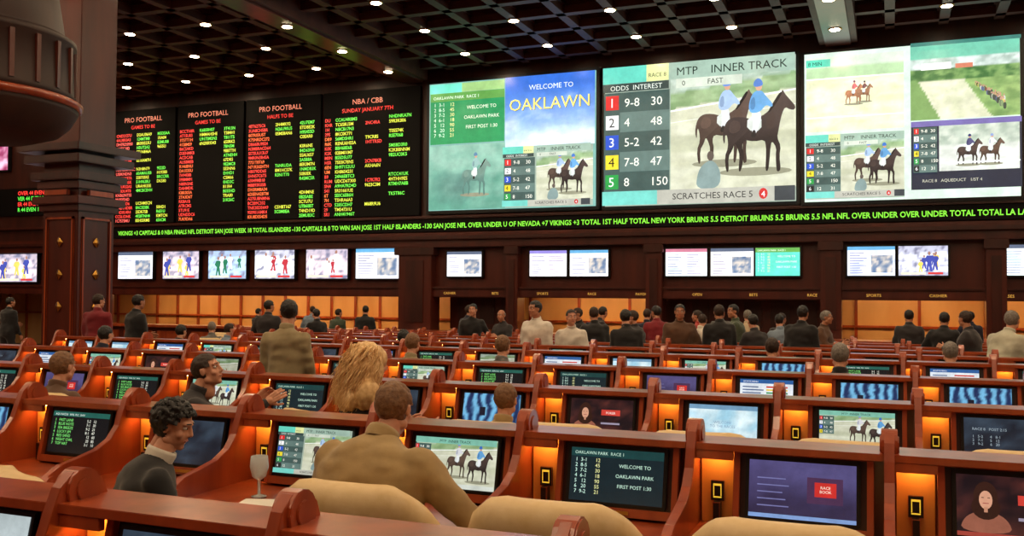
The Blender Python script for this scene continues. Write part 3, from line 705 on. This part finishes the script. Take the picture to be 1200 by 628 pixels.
def person(name,x,y,yaw=0,sit=False,lean=.08,scale=1,shirt='black',pants='charcoal',hair='hair_brown',style='short',skin='skin_light',
           arms=None,hyaw=0,hpitch=0,z=None,vox=.026,sleeve=True,bulk=1.0,pz=None,shoulders=1.0,curl=.45,step=0,collar=None,neck=0,hs=1.0):
    fl=fz(y) if z is None else z
    P=Vector((0,0,(pz if pz else (.56 if sit else .95*scale))))
    R=Matrix.Rotation(-lean,3,'X'); U=lambda a,b,c:P+R@Vector((a,b,c))*scale
    g=Geo(); segs=[]; s=scale; B=bulk
    rings=[]
    for h,w,d,o in [(-.12,.10,.08,0),(-.08,.15,.11,0),(0,.172,.122,0),(.10,.162,.118,.005),(.2,.155,.115,.01),(.32,.17,.12,.008),(.41,.185,.12,-.002),(.465,.178,.105,-.01),(.505,.13,.085,-.012),(.535,.08,.065,-.01),(.56,.055,.05,-.005)]:
        bb=B if h<.45 else 1+(B-1)*.5
        w*=(shoulders if h>.25 else 1)
        rings.append([U(math.copysign(abs(math.cos(t*.3142))**.85,math.cos(t*.3142))*w*bb,o+math.copysign(abs(math.sin(t*.3142))**.9,math.sin(t*.3142))*d*bb,h) for t in range(20)])
    g.loft(rings,'paper')
    segs.append((U(0,0,0),U(0,0,.42),.15*s*B,'S')); segs.append((U(-.15,0,.47),U(.15,0,.47),.075*s,'S')); segs.append((U(0,0,-.05),U(0,.0,-.1),.15*s*B,'P'))
    nb=U(0,-.01,.53); hc=U(0,.01,.57)+Vector((0,.03+neck,.125-neck))*s
    rcone(g,nb,hc-Vector((0,.02,.06))*s,.057*s,.052*s*hs); segs.append((nb+Vector((0,.005,.05))*s,hc,.05*s,'K'))
    hands=[]
    A=arms or [((.18,.05,-1),(.05,.45,-1)),((.18,.05,-1),(.05,.5,-1))]
    for i,sd in enumerate((-1,1)):
        sh=U(sd*.178*shoulders,-.01,.455)
        ud=Vector(A[i][0]); fd=Vector(A[i][1]); ud.x*=sd; fd.x*=sd; ud.normalize(); fd.normalize()
        el=sh+ud*.285*s; wr=el+fd*.25*s
        rcone(g,sh,el,.062*s*B,.046*s*B); segs.append((sh,el,.055*s*B,'S'))
        rcone(g,el,wr,.045*s*B,.030*s); segs.append((el,wr,.04*s,'S' if sleeve else 'K'))
        hands.append((wr,fd,sd))
    for sd in(-1,1):
        hp=P+Vector((sd*.095,0,-.03))*s
        if sit: kn=Vector((sd*.14,.43*s,.50)); an=Vector((sd*.13,.44*s+.02*sd,.09)); 
        else: kn=P+Vector((sd*.10,.03+sd*step*.5,-.45))*s; an=Vector((sd*.11,-.02+sd*step,.09*s)); 
        rcone(g,hp,kn,.095*s*B,.062*s); segs.append((hp,kn,.08*s,'P'))
        rcone(g,kn,an,.060*s,.042*s); segs.append((kn,an,.05*s,'P'))
        hl=an+Vector((0,-.03,-.045)); toe=Vector((an.x+sd*.02,an.y+.17,.035)); rcone(g,hl,toe,.045,.035); segs.append((hl,toe,.04,'F'))
        rcone(g,an,hl,.042,.045)
    vs,fs=ev_remesh(g.v,g.f,vox,4,.55)
    matn={'S':'cloth_'+shirt,'P':'cloth_'+pants,'K':skin,'F':'cloth_black'}
    out=Geo()
    sd_=[(a,(b-a),max((b-a).length_squared,1e-9),r,m) for a,b,r,m in segs]
    vr=[]
    for v in vs:
        bst=9;bm_='S'
        for a,ab,l2,r,m in sd_:
            t=max(0,min(1,(v-a).dot(ab)/l2)); dd=(v-a-ab*t).length/r
            if dd<bst: bst=dd;bm_=m
        vr.append(bm_)
    vv=[]
    for v,m in zip(vs,vr):
        if m in'SP':
            v=v+Vector((noise.noise(v*9+Vector((x,y,0))),noise.noise(v*9+Vector((5,y,x))),0))*.016
            q=noise.noise(Vector((v.x*6+3*v.z,v.y*6,v.z*20+x))); q2=noise.noise(Vector((v.x*14-8*v.z,v.y*14,v.z*26+y))); v=v+Vector((0,-.012*q-.006*q2,.004*q))
        v.z=max(v.z,0.0); vv.append(v)
    out.v+= [tuple(v) for v in vv]
    for f in fs:
        ms=[vr[i] for i in f]; m=max(set(ms),key=ms.count); out.f.append(f); out.m.append(out.mi(matn[m])); out.sm.append(True)
    H=Matrix.Translation(hc)@Matrix.Rotation(hyaw,4,'Z')@Matrix.Rotation(-hpitch,4,'X')@Matrix.Scale(s*hs,4)
    out.addmesh(head_data(.006 if vox<.022 else .010),skin,H)
    for q in(-1,1):
        e=Geo(); ell(e,(q*.030,.069,.012),(.014,.013,.010),8); out.add(e.v,e.f,'eye_white',True,H)
        e=Geo(); ell(e,(q*.030,.0795,.012),(.006,.004,.006),6); out.add(e.v,e.f,'iris',True,H)
        e=Geo(); rcone(e,(q*.046,.077,.036),(q*.016,.088,.036),.003,.004,6); out.add(e.v,e.f,hair,True,H)
    e=Geo(); rcone(e,(-.018,.0855,-.055),(.018,.0855,-.055),.0045,.0045,8); out.add(e.v,e.f,'lips',True,H)
    out.addmesh(hairshell(style),hair,H)
    if style=='long':
        rr=random.Random(3)
        for k in range(380):
            th=rr.uniform(math.radians(150),math.radians(390)); rd=rr.uniform(.085,.13)
            px,py=math.cos(th)*rd,-.03+math.sin(th)*rd*.95; pz_=rr.uniform(-.04,.10); ph=rr.random()*6; ln=rr.uniform(.15,.32)
            pts=[]
            for t in range(10):
                u=t/9; sp=1+.95*u*(1-u*.25)
                pts.append(Vector((px*sp+.014*math.sin(ph+u*10),py*sp*.9+.014*math.cos(ph+u*11),pz_+.02-u*ln)))
            rg=[[p_+Vector((math.cos(a)*.0045*(1-.7*(j/9)),math.sin(a)*.0045*(1-.7*(j/9)),0)) for a in (0,1.57,3.14,4.71)] for j,p_ in enumerate(pts)]
            out.loft(rg,hair,M=H)
    if style=='thick':
        rr=random.Random(5)
        for k in range(160):
            th=rr.uniform(0,6.283); ph=rr.uniform(.0,1.5)
            d=Vector((math.cos(th)*math.sin(ph),math.sin(th)*math.sin(ph),math.cos(ph)))
            p=Vector((d.x*.088,-.014+d.y*.110,.028+d.z*.102))
            if p.y>.05 and p.z<.08: continue
            tg=d.cross(Vector((rr.random()-.5,rr.random()-.5,rr.random()-.5))).normalized()
            pts=[p+tg*.012*t+d*.006*math.sin(t*1.6) for t in (-1,0,1,2)]
            out.loft([[q_+Vector((math.cos(a)*.005,math.sin(a)*.005,0)) for a in (0,1.57,3.14,4.71)] for q_ in pts],hair,M=H)
    for wr,fd,sd in hands:
        a=fd; pal=Vector((-sd,0,-.3)); pal=(pal-a*pal.dot(a)).normalized(); zax=-pal; xax=a.cross(zax).normalized()
        M=Matrix((( xax.x,a.x,zax.x,0),(xax.y,a.y,zax.y,0),(xax.z,a.z,zax.z,0),(0,0,0,1)))
        th= 1 if xax.dot(Vector((0,1,.6)))>0 else -1
        out.addmesh(hand_data(th,curl),skin,Matrix.Translation(wr+a*.02*s)@M@Matrix.Scale(s*.98,4))
        cf=Geo(); rcone(cf,wr-a*.03,wr-a*.005,.038*s,.036*s)
        if sleeve: out.add(cf.v,cf.f,matn['S'],True)
    c=collar or shirt
    up=(hc-nb).normalized(); a,b=frame(up); n=20
    base=nb+up*.03*s; rg=[]
    for rr_,hh in ((.066,-.03),(.070,.005),(.066,.022),(.059,.018),(.058,-.02)):
        rg.append([base+up*hh*s+(a*math.cos(t*2*math.pi/n)+b*math.sin(t*2*math.pi/n))*rr_*s for t in range(n)])
    out.loft(rg,'cloth_'+c,cap=False)
    out.obj(name,(x,y,fl),rot=(0,0,yaw))
deskarms=[((.25,.75,-.75),(-.25,1,.0)),((.25,.75,-.75),(-.25,1,.0))]
rad=math.radians
person('seated_man',-2.09,3.40,yaw=rad(-6),sit=True,lean=.36,scale=1.10,shirt='tan',pants='jean',hair='hair_sandy',arms=[((.5,.3,-.85),(-.15,1,-.05)),((.6,.35,-.75),(-.1,1,-.1))],vox=.016,sleeve=True,bulk=1.18,shoulders=1.16,hyaw=rad(8),hpitch=rad(14),pz=.555,neck=.035,hs=.90)
person('seated_man',-3.18,3.15,yaw=rad(-40),sit=True,lean=.46,scale=.97,shirt='black',hair='hair_black',style='thick',arms=[((.15,.5,-.9),(-.5,.8,.0)),((.1,.45,-.9),(-.5,.8,.0))],vox=.018,hyaw=rad(-30),hpitch=rad(18),pz=.54,collar='white',bulk=1.04,hs=.92)
link('barrel_chair',CH,(-3.30,3.12,0),(0,0,rad(-25)))
link('barrel_chair',CH,(-2.02,3.50,0))
person('seated_man',-4.66,5.22,yaw=rad(-48),sit=True,lean=.34,shirt='charcoal',hair='hair_brown',arms=[((.2,.8,-.6),(-.1,.75,.55)),((.2,.9,-.45),(0,.8,.5))],vox=.018,hyaw=rad(-25),hpitch=rad(-14),pz=.54)
link('barrel_chair',CH,(-4.66,5.22,0),(0,0,rad(-40)))
person('blonde_woman',-3.25,5.30,yaw=rad(-30),sit=True,lean=.16,shirt='charcoal',hair='hair_blonde',style='long',arms=deskarms,vox=.018,pz=.60,hyaw=rad(-15),hpitch=rad(8),hs=1.06)
link('barrel_chair',CH,(-3.42,5.36,0),(0,0,rad(-20)))
person('standing_man',-5.0,7.0,yaw=rad(15),lean=.08,scale=.96,shirt='olive',pants='charcoal',hair='hair_black',vox=.02,bulk=1.02,hyaw=rad(25))
ST=[(-12.35,12.0,'maroon','hair_brown',20,1,.05),(-11.05,11.5,'black','hair_black',-15,1.0,.05),(-10.9,14.7,'charcoal','hair_black',10,1,.05),(-11.1,16.65,'black','hair_black',60,1,.05),
(-13.35,20.9,'green','hair_brown',0,.95,.15),(-12.5,20.9,'black','hair_black',20,1,.1),
(-7.55,16.65,'black','hair_black',-150,1,.05),(-6.9,16.7,'charcoal','hair_grey',160,.97,.1),
(-4.70,12.62,'white','hair_black',165,1.0,.05),(-4.22,12.72,'white','hair_brown',195,.98,.05),(-4.45,14.65,'black','hair_brown',30,.97,.15),
(-3.75,14.62,'charcoal','hair_brown',80,.97,.1),(-4.6,18.65,'navy','hair_brown',0,.98,.12),(-3.9,16.65,'maroon','hair_black',30,1,.1),(-3.1,14.7,'brown','hair_black',200,1,.1),
(-3.15,16.65,'white','hair_brown',-30,1,.1),(-2.45,14.65,'black','hair_brown',20,1,.1),(-2.5,16.7,'green','hair_black',100,1.02,.06),(-2.6,18.65,'cream','hair_grey',0,.98,.1),
(-1.95,18.6,'charcoal','hair_brown',0,.98,.1),(-1.27,14.65,'black','hair_black',-20,1,.12),(-1.75,16.6,'blue','hair_black',20,.98,.1),
(.78,16.65,'black','hair_black',-10,.97,.1),(1.05,14.65,'charcoal','hair_brown',70,1,.1),(1.16,12.62,'pale','hair_grey',-40,1.0,.5),
(-19.2,16.0,'black','hair_black',0,1,.05),(-15.2,22.5,'blue','hair_brown',10,.97,.1),(-17.0,22.4,'charcoal','hair_black',-10,1,.1),
(-6.85,22.5,'navy','hair_brown',30,.95,.15),(-3.7,22.2,'grey','hair_black',0,1.0,.1),(1.6,22.6,'navy','hair_black',10,1,.1),
(-5.35,16.7,'black','hair_brown',140,1,.1),(-3.5,18.62,'red','hair_brown',60,.97,.1),(-1.9,14.66,'charcoal','hair_black',40,.97,.15),(-5.6,18.65,'charcoal','hair_black',-60,1,.1),(-1.1,16.66,'brown','hair_grey',-100,1,.1),(-3.4,12.7,'black','hair_black',20,.95,.3),(.3,18.65,'charcoal','hair_black',0,1,.1),(-8.6,18.65,'navy','hair_brown',-30,1,.1)]
for i,(x,y,c,h,yw,sc,ln) in enumerate(ST):
    fem=(i%6==3)
    person('standing_woman' if fem else 'standing_man',x,y,yaw=rad(yw),lean=ln,scale=sc*(.95 if fem else 1)*(1-.03*((i*7)%4==1)),shirt=c,pants=random.choice(['charcoal','jean','black']),hair=h,
           style='short' if not i==7 else 'bald',skin='skin_tan' if i%3 else 'skin_light',vox=.028,bulk=1.1+.1*(i%3),step=.06*(i%2),hyaw=rad((i*37)%70-35),
           arms=[None,[((.25,.3,-1),(-.3,.9,-.1)),((.2,.1,-1),(.05,.4,-1))],[((.55,.0,-1),(-.7,.4,-.5)),((.2,.1,-1),(.05,.4,-1))],[((.3,.4,-1),(-.5,.9,.3)),((.3,.4,-1),(-.4,.9,.2))]][i%4],sleeve=(i%4!=0))
SE=[(-11.1,12.5,'black','hair_black',0),(-11.9,14.7,'blue','hair_brown',-30),(-5.97,5.27,'brown','hair_sandy',0),(-2.25,5.3,'tan','hair_sandy',0),(-3.9,9.3,'grey','hair_sandy',0),(-.45,9.3,'black','hair_grey',0),(-5.0,9.3,'olive','hair_sandy',0),(-9.5,9.28,'navy','hair_black',0),(-12.8,15.4,'grey','hair_grey',30),
 (-1.3,11.3,'charcoal','hair_brown',0),(.6,11.3,'cream','hair_grey',0),(-6.2,11.3,'navy','hair_black',0)]
for i,(x,y,c,h,yw) in enumerate(SE):
    person('seated_man',x,y,yaw=rad(yw),sit=True,lean=.3 if i in(2,3) else .12,shirt=c,hair=h,vox=.026,skin='skin_light',arms=deskarms,bulk=.95 if i==3 else 1.1,scale=.88 if i==3 else 1,pz=.5)
    if x<-10 or i==3: link('barrel_chair',CH,(x,y+.08 if i==3 else y-.05,fz(y)),(0,0,rad(yw)))
g=Geo(); g.lathe([(.036,0),(.038,.004),(.007,.012),(.007,.08),(.035,.10),(.046,.15),(.041,.20),(.039,.20),(.043,.15),(.03,.104),(.002,.10)],'glass',24)
g.obj('wine_glass',(-2.90,3.86,.745))
g=Geo(); g.box(-.15,.15,-.11,.11,0,.004,'paper'); g.obj('racing_form',(-2.74,3.72,.746),rot=(0,0,.3))
# ---------------------------------------------------------------- lights
def area(name,loc,size,pw,col,shape='DISK',rot=(0,0,0),sy=None):
    l=bpy.data.lights.new(name,'AREA'); l.shape=shape; l.size=size; l.energy=pw; l.color=col
    if sy: l.size_y=sy
    o=bpy.data.objects.new(name,l); o.location=loc; o.rotation_euler=rot; COL.objects.link(o)
g=Geo()
for i in range(18):
    for j in range(12):
        x=-33.6+1.2+2.4*i; y=-3.2+2.4*j
        if x>8.7 or y>24.5: continue
        if abs(x+11.02)<1.5 and abs(y-8.55)<1.5: continue
        zc=CE
        for bx in (-26.4,-13.2,-1.2):
            if abs(x-bx)<.5: zc=CE-.3
        M=Matrix.Translation((x,y,zc)); g.lathe([(.16,-.015),(.16,0)],'brass',16,M)
        g.lathe([(.12,-.026),(.12,-.012)],'lamp_white',16,M)
        if i%2==j%2: area('downlight',(x,y,zc-.035),.16,37 if y<19 else 22,(1,.72,.44))
g.obj('recessed_downlights')
w=bpy.data.worlds.new('World'); S.world=w; w.use_nodes=True
w.node_tree.nodes['Background'].inputs[0].default_value=(.02,.012,.01,1)
# ---------------------------------------------------------------- camera
cam=bpy.data.cameras.new('Camera'); co=bpy.data.objects.new('Camera',cam); COL.objects.link(co)
cam.sensor_width=36; cam.lens=36*1100/1200; cam.clip_end=200; cam.clip_start=.05
pitch=math.atan(31/1100)
co.location=(0,0,ZC); co.rotation_euler=(Matrix.Rotation(math.radians(22),3,'Z')@Matrix.Rotation(math.pi/2+pitch,3,'X')@Matrix.Rotation(math.radians(.35),3,'Z')).to_euler()
S.camera=co
